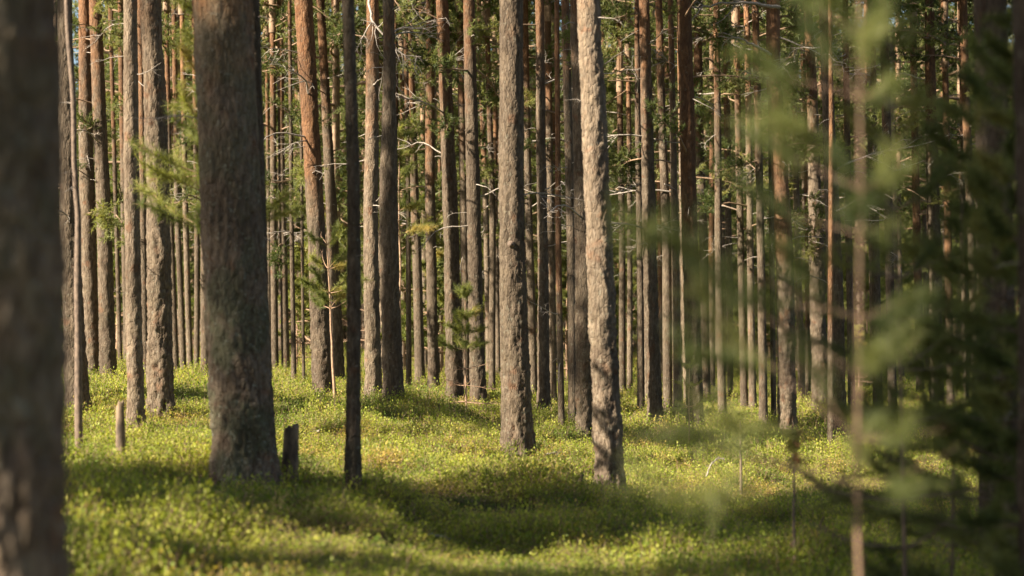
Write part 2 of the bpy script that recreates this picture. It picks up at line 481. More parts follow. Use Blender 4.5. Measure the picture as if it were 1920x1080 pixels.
def live_branch_mesh(name, seed, length):
    r = np.random.default_rng(seed); B = Bag(); TP = []; TD = []
    P = limb(r, (0, 0, 0), (1, 0, .12), length, 8, droop=.06, wob=.13, lift=.08)
    B.add(*tube(P, np.linspace(.019, .005, 9), 5), 0)
    for t in range(int(13 * length)):
        sft = 8 * r.uniform(.38, 1); i0 = min(7, int(sft)); q = P[i0] + (P[i0 + 1] - P[i0]) * (sft - i0)
        dd = P[i0 + 1] - P[i0]; dd /= np.linalg.norm(dd)
        T = limb(r, q, dd * .6 + r.normal(0, .6, 3) + np.array([0, 0, .1]), r.uniform(.15, .42), 4, wob=.2, lift=.12)
        B.add(*tube(T, np.array([.006, .005, .004, .003, .002]), 3), 0)
        td = T[-1] - T[-2]; td /= np.linalg.norm(td)
        for m in (2, 3, 4): TP.append(T[m]); TD.append(td)
        for _ in range(2): TP.append(T[3] + r.normal(0, .07, 3)); TD.append(td + r.normal(0, .4, 3))
    B.add(*blades(r, np.array(TP), np.array(TD), 11, .10, .016), 1)
    return B.mesh(name, [M_TWIG, M_NEEDLE])
LIVE = [live_branch_mesh('live_branch', 260 + i, [1.0, 1.5, 1.25, 1.8, .8][i]) for i in range(5)]
def add_live(parent, r, x, y, z, rad, s=1.0):
    o = link('branch', LIVE[int(r.integers(0, 5))], parent); az = r.random() * 6.283
    o.location = (x + math.cos(az) * rad * .8, y + math.sin(az) * rad * .8, z); o.scale = (s, s, s)
    o.rotation_euler = (r.normal(0, .25), r.normal(.05, .2), az)

def add_crown(parent, i, x, y, z, s, rz, wide=1.0):
    c = link('crown', CROWNS[i % len(CROWNS)], parent); c.location = (x, y, z); c.scale = (min(s, 1.3) * wide, min(s, 1.3) * wide, s); c.rotation_euler = (0, 0, rz)
    return c

def add_dead(parent, r, x, y, z, rad, s=1.0, az=None, v=None):
    v = int(r.integers(0, len(DEAD))) if v is None else v
    o = link('branch', DEAD[v], parent)
    az = r.random() * 6.283 if az is None else az
    o.location = (x + math.cos(az) * rad * .85, y + math.sin(az) * rad * .85, z); o.scale = (s, s, s)
    o.rotation_euler = (r.normal(0, .3), r.normal(-.05, .2), az)
    return o

# Every trunk that can be told apart: foot, optional bends and top edge in picture pixels (x, y, width) give
# direction and thickness; the distance comes from where the foot meets the ground.
TREES = [
 # label, [(x,y,w)...], options
 ("scaly dark trunk beside the blurred trunk at the photo's left edge, behind a dead pole", [(146,772,44),(131,400,33),(122,0,26)], {}),
 ("sunlit trunk next to the scaly dark trunk, bearing many short dead stubs", [(175,711,28),(164,400,30),(157,0,21)], dict(tone=1.08, dead=9)),
 ("smooth violet-grey trunk, right twin of the sunlit trunk with dead stubs", [(203,715,31),(195,400,27),(178,0,23)], dict(tone=1.0)),
 ("slim pale sunlit trunk just left of the thick ridged trunk", [(256,800,31),(248,400,29),(246,0,25)], dict(tone=1.25, rough=.9)),
 ("thick trunk with deeply ridged foot, lit on its left, right of the slim pale trunk", [(302,774,47),(297,400,43),(281,0,38)], dict(rough=1.5, o0=2.2, tone=1.05)),
 ("narrow reddish trunk squeezed between slim pale trunk and thick ridged trunk", [(272,722,14),(269,400,13),(263,0,12)], dict(o0=1.2)),
 ("thin orange trunk rising left of the slim pale trunk, thinner of the pair", [(226,678,9),(217,400,8),(206,0,8)], {}),
 ("dark thin trunk rising left of the slim pale trunk, thicker of the pair", [(239,681,13),(232,400,12),(226,0,11)], {}),
 ("grey trunk touching the right side of the thick ridged trunk", [(331,705,13),(319,400,11),(312,0,9)], {}),
 ("brown trunk, first slim one right of the thick ridged trunk", [(345,692,12),(332,400,11),(326,0,9)], {}),
 ("bright pale thin trunk between thick ridged trunk and the big shaded trunk", [(357,697,12),(348,400,11),(341,0,9)], dict(tone=1.25)),
 ("reddish thin trunk between bright pale thin trunk and the big shaded trunk", [(369,690,11),(369,400,10),(364,0,9)], {}),
 ("dark trunk half hidden behind the left side of the big shaded trunk", [(386,712,17),(384,400,15),(381,0,13)], dict(tone=.85)),
 ("big shaded trunk with lichen and sunlit foot, the widest whole trunk", [(456,893,112),(446,600,116),(435,420,113),(420,0,108)], dict(lichen=.8, rough=1.2, H=20, tone=1.3, o0=2.4, o1=4.5)),
 ("trunk partly hidden behind the right side of the big shaded trunk", [(498,866,40),(488,600,38),(470,0,32)], dict(lichen=.5, tone=.85)),
 ("orange slender trunk, second right of the big shaded trunk", [(516,698,14),(513,400,12),(511,0,10)], {}),
 ("thread-thin trunk right beside the big shaded trunk's edge", [(505,694,8),(503,400,7),(499,0,6)], {}),
 ("brown trunk with dark right side, left of the low sunlit pine sprays", [(537,703,16),(529,400,13),(524,0,11)], {}),
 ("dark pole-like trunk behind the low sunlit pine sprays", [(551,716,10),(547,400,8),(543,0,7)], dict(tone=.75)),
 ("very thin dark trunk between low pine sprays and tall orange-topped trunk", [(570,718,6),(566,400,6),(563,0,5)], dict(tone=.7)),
 ("tall leaning trunk with orange top and ridged grey foot, left of dark sapling stem", [(609,742,40),(592,400,32),(582,250,32),(570,0,34)], dict(rough=1.4, o0=2.2, o1=4.4)),
 ("grey trunk behind the tall leaning orange-topped trunk", [(637,723,23),(622,400,21),(606,100,16),(601,0,15)], dict(tone=.85)),
 ("thin dark bent stem standing alone in front, left of the pale knotty trunk", [(661,902,29),(664,600,27),(664,400,25),(660,250,24),(651,0,23)], dict(lichen=.3, tone=.72, H=13, crown=9.5)),
 ("pale knotty trunk with whitish dead branches hanging across its top", [(701,743,31),(695,400,27),(698,250,25),(699,0,23)], dict(tone=1.15, o0=2.0)),
 ("wide brown trunk, right neighbour of the pale knotty trunk", [(740,748,37),(729,400,35),(731,100,22),(728,0,20)], dict(rough=1.2)),
 ("dark trunk just behind the wide brown trunk", [(727,728,18),(738,400,15),(741,0,12)], dict(tone=.8)),
 ("thin lit trunk right of the wide brown trunk, orange above, pale below", [(758,702,13),(757,400,12),(752,0,10)], dict(o0=2.0, tone=1.1)),
 ("thin dark pole standing before the lit orange pair, right of wide brown trunk", [(766,732,11),(765,400,9),(760,0,8)], dict(tone=.8)),
 ("orange trunk with dark right edge, left neighbour of the straight twin-coloured trunk", [(788,713,19),(778,400,17),(765,0,14)], dict(o0=2.0)),
 ("straight twin-coloured trunk, lit orange left and dark right, before the gap of greenery", [(813,737,21),(807,400,19),(806,0,15)], dict(o0=2.0)),
 ("pale lit strip of a trunk behind the straight twin-coloured trunk", [(797,692,11),(795,400,10),(790,0,8)], dict(tone=1.2)),
 ("thread-thin far trunk in the green gap left of the small pine sapling", [(829,690,7),(825,400,7),(823,0,6)], {}),
 ("dark ridged trunk directly behind the small pine sapling, on its left", [(852,749,31),(845,400,28),(838,200,25),(830,0,22)], dict(rough=1.4, tone=.8, o0=2.5)),
 ("slender trunk between the two dark trunks that flank the small pine sapling", [(874,742,16),(869,400,15),(862,0,12)], dict(tone=.9)),
 ("dark straight trunk behind the small pine sapling, on its right", [(898,757,29),(888,400,26),(880,0,21)], dict(tone=.78)),
 ("bright narrow lit trunk right of the small pine sapling", [(917,701,11),(911,400,11),(898,0,9)], dict(tone=1.2)),
 ("dark narrow trunk immediately left of the sharp grey-brown trunk", [(923,743,13),(924,400,12),(911,0,9)], dict(tone=.85)),
 ("thin far trunk peeping out left of the sharp grey-brown trunk", [(934,700,9),(930,400,8),(926,0,7)], {}),
 ("sharp grey-brown trunk with one dark knot, in the middle of the clearing", [(968,832,57),(962,560,49),(959,400,46),(955,0,43)], dict(rough=1.3, H=20, tone=.82)),
 ("narrow trunk touching the right edge of the sharp grey-brown trunk", [(1002,748,16),(992,420,14),(984,0,12)], {}),
 ("grey trunk with broad foot, second right of the sharp grey-brown trunk", [(1020,766,24),(1017,450,19),(1012,0,15)], dict(rough=1.2)),
 ("dark trunk behind the twiggy reddish pole, on its left", [(1037,752,15),(1033,450,14),(1027,0,11)], dict(tone=.85)),
 ("reddish scaly pole covered in fine dead twigs", [(1054,806,12),(1049,600,12),(1047,450,11),(1044,0,9)], dict(o0=.6, o1=3, dead=16, H=11, crown=8.5)),
 ("half-lit trunk behind the twiggy reddish pole, on its right", [(1074,793,16),(1071,450,18),(1060,0,15)], {}),
 ("ridged trunk partly covered by the bright front trunk, on its left", [(1097,815,34),(1093,450,30),(1083,0,25)], dict(rough=1.3, tone=.95)),
 ("bright sunlit front trunk leaning left, flaky grey-buff bark, nearest sunny one", [(1146,920,51),(1136,700,51),(1124,450,48),(1116,250,45),(1102,0,43)], dict(rough=1.5, tone=1.3, H=17)),
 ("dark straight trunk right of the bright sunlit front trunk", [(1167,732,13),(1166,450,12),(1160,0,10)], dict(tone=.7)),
 ("pale thin trunk, second right of the bright sunlit front trunk", [(1181,735,11),(1181,450,10),(1176,0,8)], dict(tone=1.15)),
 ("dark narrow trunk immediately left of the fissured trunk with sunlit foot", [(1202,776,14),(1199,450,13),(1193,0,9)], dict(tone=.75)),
 ("pale strip of trunk between the dark narrow one and fissured sunlit-footed trunk", [(1212,764,11),(1208,450,10),(1202,0,8)], dict(tone=1.2)),
 ("fissured trunk with sunlit foot, middle of the row beyond the bright front trunk", [(1229,794,27),(1218,450,26),(1207,0,19)], dict(rough=1.3)),
 ("thin orange trunk in the gap right of the fissured sunlit-footed trunk", [(1240,720,9),(1237,450,9),(1231,0,7)], dict(o0=1.0, o1=3)),
 ("grey trunk, left one of two standing before the thick dark trunk", [(1252,771,17),(1250,450,18),(1241,250,15),(1235,0,13)], {}),
 ("half-lit trunk, right one of two standing before the thick dark trunk", [(1271,776,18),(1267,450,14),(1256,0,10)], dict(tone=1.1)),
 ("thin bright trunk hugging the left edge of the thick dark trunk", [(1286,752,8),(1279,450,8),(1272,0,7)], dict(tone=1.25)),
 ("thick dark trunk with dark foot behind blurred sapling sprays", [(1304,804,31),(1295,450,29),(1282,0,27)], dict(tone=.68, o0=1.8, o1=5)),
 ("trunk close behind the right side of the thick dark trunk", [(1325,742,15),(1319,450,16),(1309,150,17),(1308,0,16)], dict(tone=.8)),
 ("lit orange trunk, first clear one right of the thick dark trunk", [(1336,729,11),(1334,450,11),(1336,0,10)], dict(o0=1.5, o1=4)),
 ("slender trunk leaning under the arched dead bough at the top", [(1354,778,16),(1347,450,14),(1343,0,12)], {}),
 ("dull trunk behind the sprays, second from the lit orange trunk", [(1370,756,11),(1366,450,12),(1361,0,13)], dict(tone=.8)),
 ("trunk with dark lower half behind the left sapling sprays", [(1396,761,14),(1389,450,13),(1378,0,11)], dict(tone=.85)),
 ("pale trunk seen through the sprays left of the crooked pale-barked trunk", [(1411,761,14),(1407,450,13),(1400,0,11)], dict(tone=1.2)),
 ("dark trunk seen through the sprays, second left of the crooked pale-barked trunk", [(1432,787,16),(1428,500,15),(1416,0,13)], dict(tone=.8)),
 ("thin trunk seen through the sprays, close left of the crooked pale-barked trunk", [(1451,783,10),(1447,450,10),(1442,0,8)], {}),
 ("crooked pale-barked trunk with bright orange top behind the sapling", [(1476,806,33),(1472,500,33),(1462,300,30),(1450,150,26),(1450,0,25)], dict(rough=1.5, o0=2.4, o1=3.4, tone=1.1)),
 ("slim lit trunk between crooked pale-barked trunk and grey sapling-side trunk", [(1504,758,13),(1496,450,12),(1489,150,9),(1486,0,8)], dict(tone=1.2)),
 ("thin rusty trunk close left of the grey sunlit trunk near the sapling stem", [(1516,755,10),(1513,450,9),(1508,0,8)], dict(o0=.8, o1=3)),
 ("grey sunlit trunk with rough bark, left of the blurred sapling stem", [(1537,772,29),(1532,500,28),(1524,200,20),(1514,0,16)], dict(rough=1.5, tone=1.1)),
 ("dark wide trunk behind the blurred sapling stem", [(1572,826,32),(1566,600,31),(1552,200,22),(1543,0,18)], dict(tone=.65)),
 ("bright orange thin trunk in front of the dark wide trunk, left of sapling stem", [(1557,846,14),(1557,600,11),(1558,250,9),(1556,0,8)], dict(o0=.9, o1=2.2, tone=1.1)),
 ("dim trunk just right of the dark wide trunk, crossed by the sapling stem", [(1598,780,14),(1592,500,13),(1585,0,11)], dict(tone=.75)),
 ("dim trunk right of the blurred sapling stem, orange near its top", [(1647,772,17),(1643,600,17),(1640,300,11),(1636,0,9)], dict(tone=.85)),
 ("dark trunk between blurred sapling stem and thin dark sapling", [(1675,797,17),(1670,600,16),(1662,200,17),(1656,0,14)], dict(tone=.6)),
 ("reddish trunk in the dim right part, left of the rough dusky trunk", [(1726,742,15),(1719,450,15),(1712,0,12)], dict(tone=.8, o0=1.4, o1=4)),
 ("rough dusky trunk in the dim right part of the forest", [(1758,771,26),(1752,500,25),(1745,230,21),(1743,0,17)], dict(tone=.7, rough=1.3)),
 ("orange trunk glowing in the dim right part of the forest", [(1783,761,14),(1778,450,14),(1774,200,12),(1770,0,11)], dict(o0=1.0, o1=3)),
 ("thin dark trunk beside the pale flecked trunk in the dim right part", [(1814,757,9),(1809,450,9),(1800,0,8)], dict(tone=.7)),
 ("pale flecked trunk, last lit one before the dark right edge", [(1831,772,14),(1824,500,13),(1813,250,16),(1806,0,15)], {}),
 ("black shaded trunk, left one of two left of the dark right edge", [(1854,846,34),(1845,400,32),(1838,0,28)], dict(tone=.5, D=12.0)),  # low tone puts the shade on this trunk into its bark colour
 ("added shade-dark trunk cut by the photo's right edge, nearest of the dark ones", [(1958,1000,84),(1944,400,76),(1934,0,70)], dict(tone=.5, D=7.4, crown=11)),  # trunk added to fill the black edge; low tone paints shade into its bark
 ("black shaded trunk, right and wider one of two at the dark right edge", [(1890,894,50),(1878,400,44),(1868,0,38)], dict(tone=.5, D=10.5)),  # bark toned down here as well to stand for shade
]

def place_tree(idx, label, pts, o, D=None):
    xb, yb, wb = pts[0]
    B = on_ground(xb, yb) if D is None else np.array([*at_depth(xb, yb, D)[:2], 0])
    if D is not None: B[2] = float(ground_z(B[0], B[1]))
    Y = B[1]
    H = o.get('H', 14.5 + 4.5 * ((idx * 37) % 17) / 17.0)
    zc, xc, rc = [0.0], [0.0], [wb * Y / F / 2]
    for (x, y, w) in pts[1:]:
        p = at_depth(x, y, Y); zc.append(p[2] - B[2]); xc.append(p[0] - B[0]); rc.append(w * Y / F / 2)
    sl = (xc[-1] - xc[-2]) / (zc[-1] - zc[-2])
    xc.append(xc[-1] + sl * .8 * (H - zc[-1])); zc.append(H); rc.append(max(.02, rc[-1] * .28))
    ztop = min(H * .95, zc[-2] * 1.06 + .2)
    pxm = Y / F * 1.875
    nfine = int(np.clip(ztop / (pxm * 2.0), 24, 300)) if wb > 9 else 40
    zs = np.concatenate([np.linspace(-.12, ztop, nfine), np.linspace(ztop, H, 12)[1:]])
    sides = int(np.clip(wb * 1.0, 10, 112))
    t = root('pine_tree', B, label, 'tree', 'pine trees of the stand')
    det = wb >= 20
    link('trunk', trunk_mesh('trunk', np.array(zc), np.array(xc), np.zeros(len(zc)), np.array(rc), H, sides, zs, 300 + idx,
         o.get('rough', 1.0), o.get('tone', .88) * .72, o.get('lichen', .12), o.get('o0', 3.4), o.get('o1', 8.0), .50 if wb > 12 else .2, det), t)
    r = np.random.default_rng(900 + idx)
    cz = o.get('crown', None)
    if cz is None: cz = max(H * .55, zc[-2] * 1.02 + .3) if Y < 34 else H * r.uniform(.42, .58)
    s = (H - cz) / 8.0 * 1.05
    add_crown(t, idx, float(np.interp(cz, zc, xc)), 0, cz, s, r.random() * 6.28)
    nd = o.get('dead', 2 if Y < 23 else 6 if Y < 60 else 4)
    zmax = min(cz, zc[-2] * 1.0)
    for k in range(nd):
        z = r.uniform(max(.9, zmax * (.12 if nd > 8 else .35)), zmax) if nd > 5 else r.uniform(zmax * .45, zmax)
        small = (1.0 if wb * Y / F > .12 else .6) * (.5 if Y < 23 else 1)
        add_dead(t, r, float(np.interp(z, zc, xc)), 0, z, float(np.interp(z, zc, rc)), small * r.uniform(.55, 1.05), v=None if nd <= 8 else int(r.choice([0, 1, 4, 0, 2])))
    if Y > 27 and wb < 36:
        for k in range(6 if Y > 33 else 3):
            z = r.uniform(zmax * (.42 if Y > 33 else .6), zmax * 1.05)
            add_live(t, r, float(np.interp(z, zc, xc)), 0, z, float(np.interp(z, zc, rc)), r.uniform(.6, 1.1))
    return t, B, Y, zc, xc, rc

PLACED = []
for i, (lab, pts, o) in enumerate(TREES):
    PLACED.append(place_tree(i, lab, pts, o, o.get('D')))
ks = [q for q in zip(TREES, PLACED) if q[0][0].startswith('sharp grey')][0][1]
kp = at_depth(958, 459, ks[2]) - ks[1]
kV, kF = tube(np.array([[0, 0, 0], [0, -.010, 0], [0, -.028, -.004], [0, -.034, -.004], [0, -.022, -.003], [0, -.016, -.003]]), np.array([.040, .034, .024, .014, .010, .001]), 12)
kn = link('knot', build_mesh('knot', kV, [kF], [M_DARKSTEM], smooth=True), ks[0]); kn.location = (kp[0], -.148, kp[2])
# the trunk close to the lens: foot below the picture
place_tree(len(TREES), "big blurred trunk cut by the photo's left edge, closest to the viewer", [(12, 1640, 262), (-2, 800, 254), (-12, 300, 258), (-16, 0, 254)],
           dict(lichen=.5, tone=1.35, H=19, rough=1.1, o0=2.6, dead=0), D=4.1)

# ---------------------------------------------------------------- pines further back
BACKTRUNK = []
for v in range(8):
    H = 16.0; r = np.random.default_rng(60 + v)
    zc = np.linspace(0, H, 7); bx = np.concatenate([[0], r.normal(-.02, .055, 6)]).cumsum(); by = np.concatenate([[0], r.normal(0, .05, 6)]).cumsum()
    BACKTRUNK.append((trunk_mesh('back_trunk', zc, bx, by, np.array([.115, .105, .095, .085, .07, .05, .02]), H, 10, np.linspace(-.15, H, 44), 70 + v,
                     tone=[.5, .65, .82, .6, .9, .52, .7, .78][v], o0=2.4 + .5 * v, o1=7.0 + .5 * v, detail=False), bx, by, zc))
MARKS = [(0, "blurred left-edge trunk"), (135, "scaly dark trunk"), (197, "violet-grey trunk"), (250, "slim pale trunk"), (300, "thick ridged trunk"), (440, "big shaded trunk"),
         (592, "tall leaning trunk"), (664, "dark bent stem"), (733, "wide brown trunk"), (848, "dark ridged trunk"), (960, "sharp grey-brown trunk"), (1126, "bright front trunk"),
         (1220, "fissured trunk"), (1297, "thick dark trunk"), (1470, "crooked trunk"), (1566, "dark wide trunk"), (1752, "rough dusky trunk"), (1850, "black shaded trunks"), (9999, "right edge")]
def gap_label(what, X, Y, z):
    px = 960 + F * X / Y
    k = max([i for i, m in enumerate(MARKS) if m[0] <= px] or [0])
    return "%s between the %s and the %s" % (what, MARKS[k][1], MARKS[k + 1][1])
occupied = [(p[1][0], p[1][1]) for p in PLACED]
r = np.random.default_rng(21)
n_back = 0; tries = 0
BACKROOTS = []
while n_back < 212 and tries < 20000:
    tries += 1
    Y = math.sqrt(r.uniform(46 ** 2, 128 ** 2)); X = r.uniform(-.30, .30) * Y
    if min((a - X) ** 2 + (b - Y) ** 2 for a, b in occupied) < 1.7 ** 2: continue
    occupied.append((X, Y)); v = int(r.integers(0, 8)); me, bx, by, zc = BACKTRUNK[v]
    s = r.uniform(.9, 1.35); th = s * r.uniform(.62, 1.2)
    px = 960 + X / Y * F
    lab = gap_label("far slim pine", X, Y, 0)
    t = root('pine_tree', (X, Y, float(ground_z(X, Y))), lab, 'tree', 'distant pines at the back of the stand')
    tr = link('trunk', me, t); tr.scale = (th, th, s)
    cz = H * s * r.uniform(.22, .50)
    add_crown(t, int(r.integers(0, 6)), float(np.interp(cz / s, zc, bx)) * th, float(np.interp(cz / s, zc, by)) * th, cz, (H * s - cz) / 8.0 * 1.04, r.random() * 6.28, 1.3)
    for k in range(3):
        z = r.uniform(.2, .55) * H * s
        add_dead(t, r, float(np.interp(z / s, zc, bx)) * th, float(np.interp(z / s, zc, by)) * th, z, .08 * th, r.uniform(.6, 1.1))
    for k in range(4):
        z = r.uniform(.18, .55) * H * s
        add_live(t, r, float(np.interp(z / s, zc, bx)) * th, float(np.interp(z / s, zc, by)) * th, z, .08 * th, r.uniform(.7, 1.2))
    n_back += 1

# understorey pines between the far trunks
YOUNG = [young_mesh(400 + i, 4.0, 1.0 + .1 * i, 9, need=.15, wd=.026, k=11, dead_below=[.3, .45, .2][i], r0=.04, density=1.0) for i in range(3)]
r = np.random.default_rng(33); n = 0
while n < 120:
    Y = math.sqrt(r.uniform(40 ** 2, 118 ** 2)); X = r.uniform(-.29, .29) * Y
    if min((a - X) ** 2 + (b - Y) ** 2 for a, b in occupied) < .6 ** 2: continue
    occupied.append((X, Y)); v = int(r.integers(0, 3)); s = r.uniform(.5, 1.6) * (.75 if Y < 55 else 1.2 if Y < 75 else 1.75)
    t = root('young_pine', (X, Y, float(ground_z(X, Y))), gap_label("far bushy pine", X, Y, 0), 'young tree', 'young pines between the far trunks')
    t.rotation_euler = (0, 0, r.random() * 6.28); t.scale = (s, s, s)
    link('trunk', YOUNG[v][0], t); link('crown', YOUNG[v][1], t)
    n += 1

# ---------------------------------------------------------------- scattering (stuff only)
def scatter(name, P, rot, scl, vid, meshes):
    col = bpy.data.collections.new(name + '_source')
    for i, me in enumerate(meshes):
        col.objects.link(bpy.data.objects.new('%s_source_%02d' % (name, i), me))
    me = bpy.data.meshes.new(name); n = len(P)
    me.vertices.add(n); me.vertices.foreach_set('co', np.asarray(P, np.float32).ravel())
    a = me.attributes.new('rot', 'FLOAT_VECTOR', 'POINT'); a.data.foreach_set('vector', np.asarray(rot, np.float32).ravel())
    a = me.attributes.new('scl', 'FLOAT_VECTOR', 'POINT'); a.data.foreach_set('vector', np.asarray(scl, np.float32).ravel())
    a = me.attributes.new('vid', 'INT', 'POINT'); a.data.foreach_set('value', np.asarray(vid, np.int32))
    ng = bpy.data.node_groups.new(name + '_scatter', 'GeometryNodeTree')
    ng.interface.new_socket('Geometry', in_out='INPUT', socket_type='NodeSocketGeometry')
    ng.interface.new_socket('Geometry', in_out='OUTPUT', socket_type='NodeSocketGeometry')
    N = ng.nodes; Lk = ng.links
    gi = N.new('NodeGroupInput'); go = N.new('NodeGroupOutput')
    ci = N.new('GeometryNodeCollectionInfo'); ci.inputs['Collection'].default_value = col
    ci.inputs['Separate Children'].default_value = True; ci.inputs['Reset Children'].default_value = True
    ip = N.new('GeometryNodeInstanceOnPoints'); ip.inputs['Pick Instance'].default_value = True
    def na(nm, t):
        x = N.new('GeometryNodeInputNamedAttribute'); x.data_type = t; x.inputs['Name'].default_value = nm; return x.outputs['Attribute']
    Lk.new(gi.outputs[0], ip.inputs['Points']); Lk.new(ci.outputs[0], ip.inputs['Instance'])
    Lk.new(na('vid', 'INT'), ip.inputs['Instance Index'])
    er = N.new('FunctionNodeEulerToRotation'); Lk.new(na('rot', 'FLOAT_VECTOR'), er.inputs[0]); Lk.new(er.outputs[0], ip.inputs['Rotation'])
    Lk.new(na('scl', 'FLOAT_VECTOR'), ip.inputs['Scale']); Lk.new(ip.outputs[0], go.inputs[0])
    o = link(name, me); md = o.modifiers.new('scatter', 'NODES'); md.node_group = ng
    return tag(o, kind='stuff')

# bilberry and lingonberry carpet
def sprig(seed, leaves, h, leaf, stems):
    r = np.random.default_rng(seed); B = Bag()
    for s in range(stems):
        P = limb(r, (*r.normal(0, .035, 2), -.02), (*r.normal(0, .38, 2), 1), h * r.uniform(.65, 1.1), 4, wob=.16)
        B.add(*tube(P, np.array([.0022, .002, .0016, .0012, .0008]), 3), 0)
        m = leaves // stems
        u = r.uniform(.25, 1, m) * 4; i0 = np.minimum(3, u.astype(int)); Q = P[i0] + (P[i0 + 1] - P[i0]) * (u - i0)[:, None]
        Q = Q + r.normal(0, .018, (m, 3))
        d = r.normal(0, 1, (m, 3)) + np.array([0, 0, .35]); d /= np.linalg.norm(d, axis=1)[:, None]
        n_ = np.array([0, 0, 1.0]) + r.normal(0, .65, (m, 3)); sd = np.cross(d, n_); sd /= np.linalg.norm(sd, axis=1)[:, None] + 1e-9
        L = leaf * r.uniform(.7, 1.25, (m, 1)); w = L * .34
        nz = np.cross(sd, d) * L * .12
        V = np.stack([Q, Q + d * L * .5 + sd * w - nz, Q + d * L, Q + d * L * .5 - sd * w - nz], 1).reshape(-1, 3)
        k = np.arange(m)[:, None] * 4
        Fq = np.concatenate([k + np.array([0, 1, 2]), k + np.array([0, 2, 3])])
        B.add(V, Fq, 1)
    return B.mesh('sprig', [M_TWIG, M_SHRUB])
SPRIGS = [sprig(500 + i, 88, .15 + .015 * (i % 3), .0145, 7) for i in range(5)]
r = np.random.default_rng(5)
P = []
def field(n, y0, y1, side):
    Y = np.sqrt(r.uniform(y0 ** 2, y1 ** 2, n)); X = r.uniform(-side, side, n) * Y
    return np.stack([X, Y], 1)
fields = [(field(13000, 6.5, 14, .36), 1.25), (field(30000, 14, 26, .33), 1.2), (field(30000, 26, 48, .32), 1.5), (field(18000, 48, 100, .31), 2.1)]
PX = np.concatenate([f for f, _ in fields]); SS = np.concatenate([np.full(len(f), s) for f, s in fields])
dens = vnoise(PX[:, 0] * .9 + 3, PX[:, 1] * .9, 6) * .6 + vnoise(PX[:, 0] * 2.7, PX[:, 1] * 2.7 + 5, 7) * .4
keep = r.random(len(PX)) < np.clip(.35 + 1.5 * (dens - .18), .25, 1)
PX, SS, dens = PX[keep], SS[keep], dens[keep]
ring = []
for (lab, pts, o), pl in zip(TREES, PLACED):
    B = pl[1]; rb = pl[5][0]
    k = 46 if B[1] < 34 else 14
    a = r.uniform(0, 6.283, k); q = rb * 1.15 + .03 + r.random(k) ** 1.5 * .32
    ring.append(np.stack([B[0] + np.cos(a) * q, B[1] + np.sin(a) * q], 1))
ring = np.concatenate(ring)
PX = np.concatenate([PX, ring]); SS = np.concatenate([SS, np.full(len(ring), 1.15)]); dens = np.concatenate([dens, r.uniform(.3, .75, len(ring))])
n = len(PX)
Z = ground_z(PX[:, 0], PX[:, 1])
hgt = SS * (.22 + 2.3 * dens ** 1.6) * r.uniform(.75, 1.25, n)
scl = np.stack([SS * r.uniform(.9, 1.3, n), SS * r.uniform(.9, 1.3, n), hgt], 1)
rot = np.stack([r.normal(0, .15, n), r.normal(0, .15, n), r.random(n) * 6.283], 1)
ob = scatter('ground_cover', np.stack([PX[:, 0], PX[:, 1], Z], 1), rot, scl, r.integers(0, 5, n), SPRIGS)
tag(ob, 'yellow-green bilberry carpet covering the forest floor', 'ground cover')

# forest beyond the distant pines, and the rest of the same stand around and beside the view, with added shade trees
def whole_tree(i):
    H = 16.0; r = np.random.default_rng(80 + i); B = Bag()
    zc = np.linspace(-.1, H, 9); P = np.stack([np.concatenate([[0], r.normal(-.02, .05, 8)]).cumsum(), np.concatenate([[0], r.normal(0, .05, 8)]).cumsum(), zc], 1)
    B.add(*tube(P, np.array([.13, .118, .11, .1, .09, .075, .06, .04, .012]), 8), 0)
    cm = CROWNS[i]
    V = np.empty(len(cm.vertices) * 3, np.float32); cm.vertices.foreach_get('co', V); V = V.reshape(-1, 3)
    cz = [7.8, 9.0, 7.0, 9.6][i]; V = V * ((H - cz) / 8.0) + np.array([P[5, 0], P[5, 1], cz])
    nl = len(cm.loops); li = np.empty(nl, np.int32); cm.loops.foreach_get('vertex_index', li)
    npg = len(cm.polygons); lt = np.empty(npg, np.int32); ls = np.empty(npg, np.int32); mi = np.empty(npg, np.int32)
    cm.polygons.foreach_get('loop_total', lt); cm.polygons.foreach_get('loop_start', ls); cm.polygons.foreach_get('material_index', mi)
    base = B.n; B.V.append(V); B.n += len(V)
    for sz in (4, 3):
        idx = np.where(lt == sz)[0]
        B.F.append(li[ls[idx][:, None] + np.arange(sz)[None]] + base); B.M.append(mi[idx] + 1)
    me = build_mesh('stand_tree', np.concatenate(B.V), B.F, [M_BARK, M_TWIG, M_NEEDLE], np.concatenate(B.M),
                    attrs={'tone': np.ones(B.n), 'plate': np.ones(B.n), 'orange': np.clip((np.concatenate(B.V)[:, 2] - 3) / 4, 0, 1), 'lichen': np.full(B.n, .1)})
    return me
WHOLE = [whole_tree(i) for i in range(4)]
r = np.random.default_rng(77)
Yf = np.sqrt(r.uniform(126 ** 2, 235 ** 2, 1100)); Xf = r.uniform(-.33, .33, 1100) * Yf
Pf = np.stack([Xf, Yf, ground_z(Xf, Yf)], 1); nf = len(Pf)
sf = r.uniform(1.0, 1.7, nf); bush = r.random(nf) < .25
sf3 = np.stack([sf, sf, sf], 1)
Pf[bush, 2] -= 7.0 * sf[bush]
tag(scatter('forest', Pf, np.stack([r.normal(0, .02, nf), r.normal(-.02, .02, nf), r.random(nf) * 6.28], 1), sf3, r.integers(0, 4, nf), WHOLE),
    'far pine forest closing the view behind the trunks', 'forest')

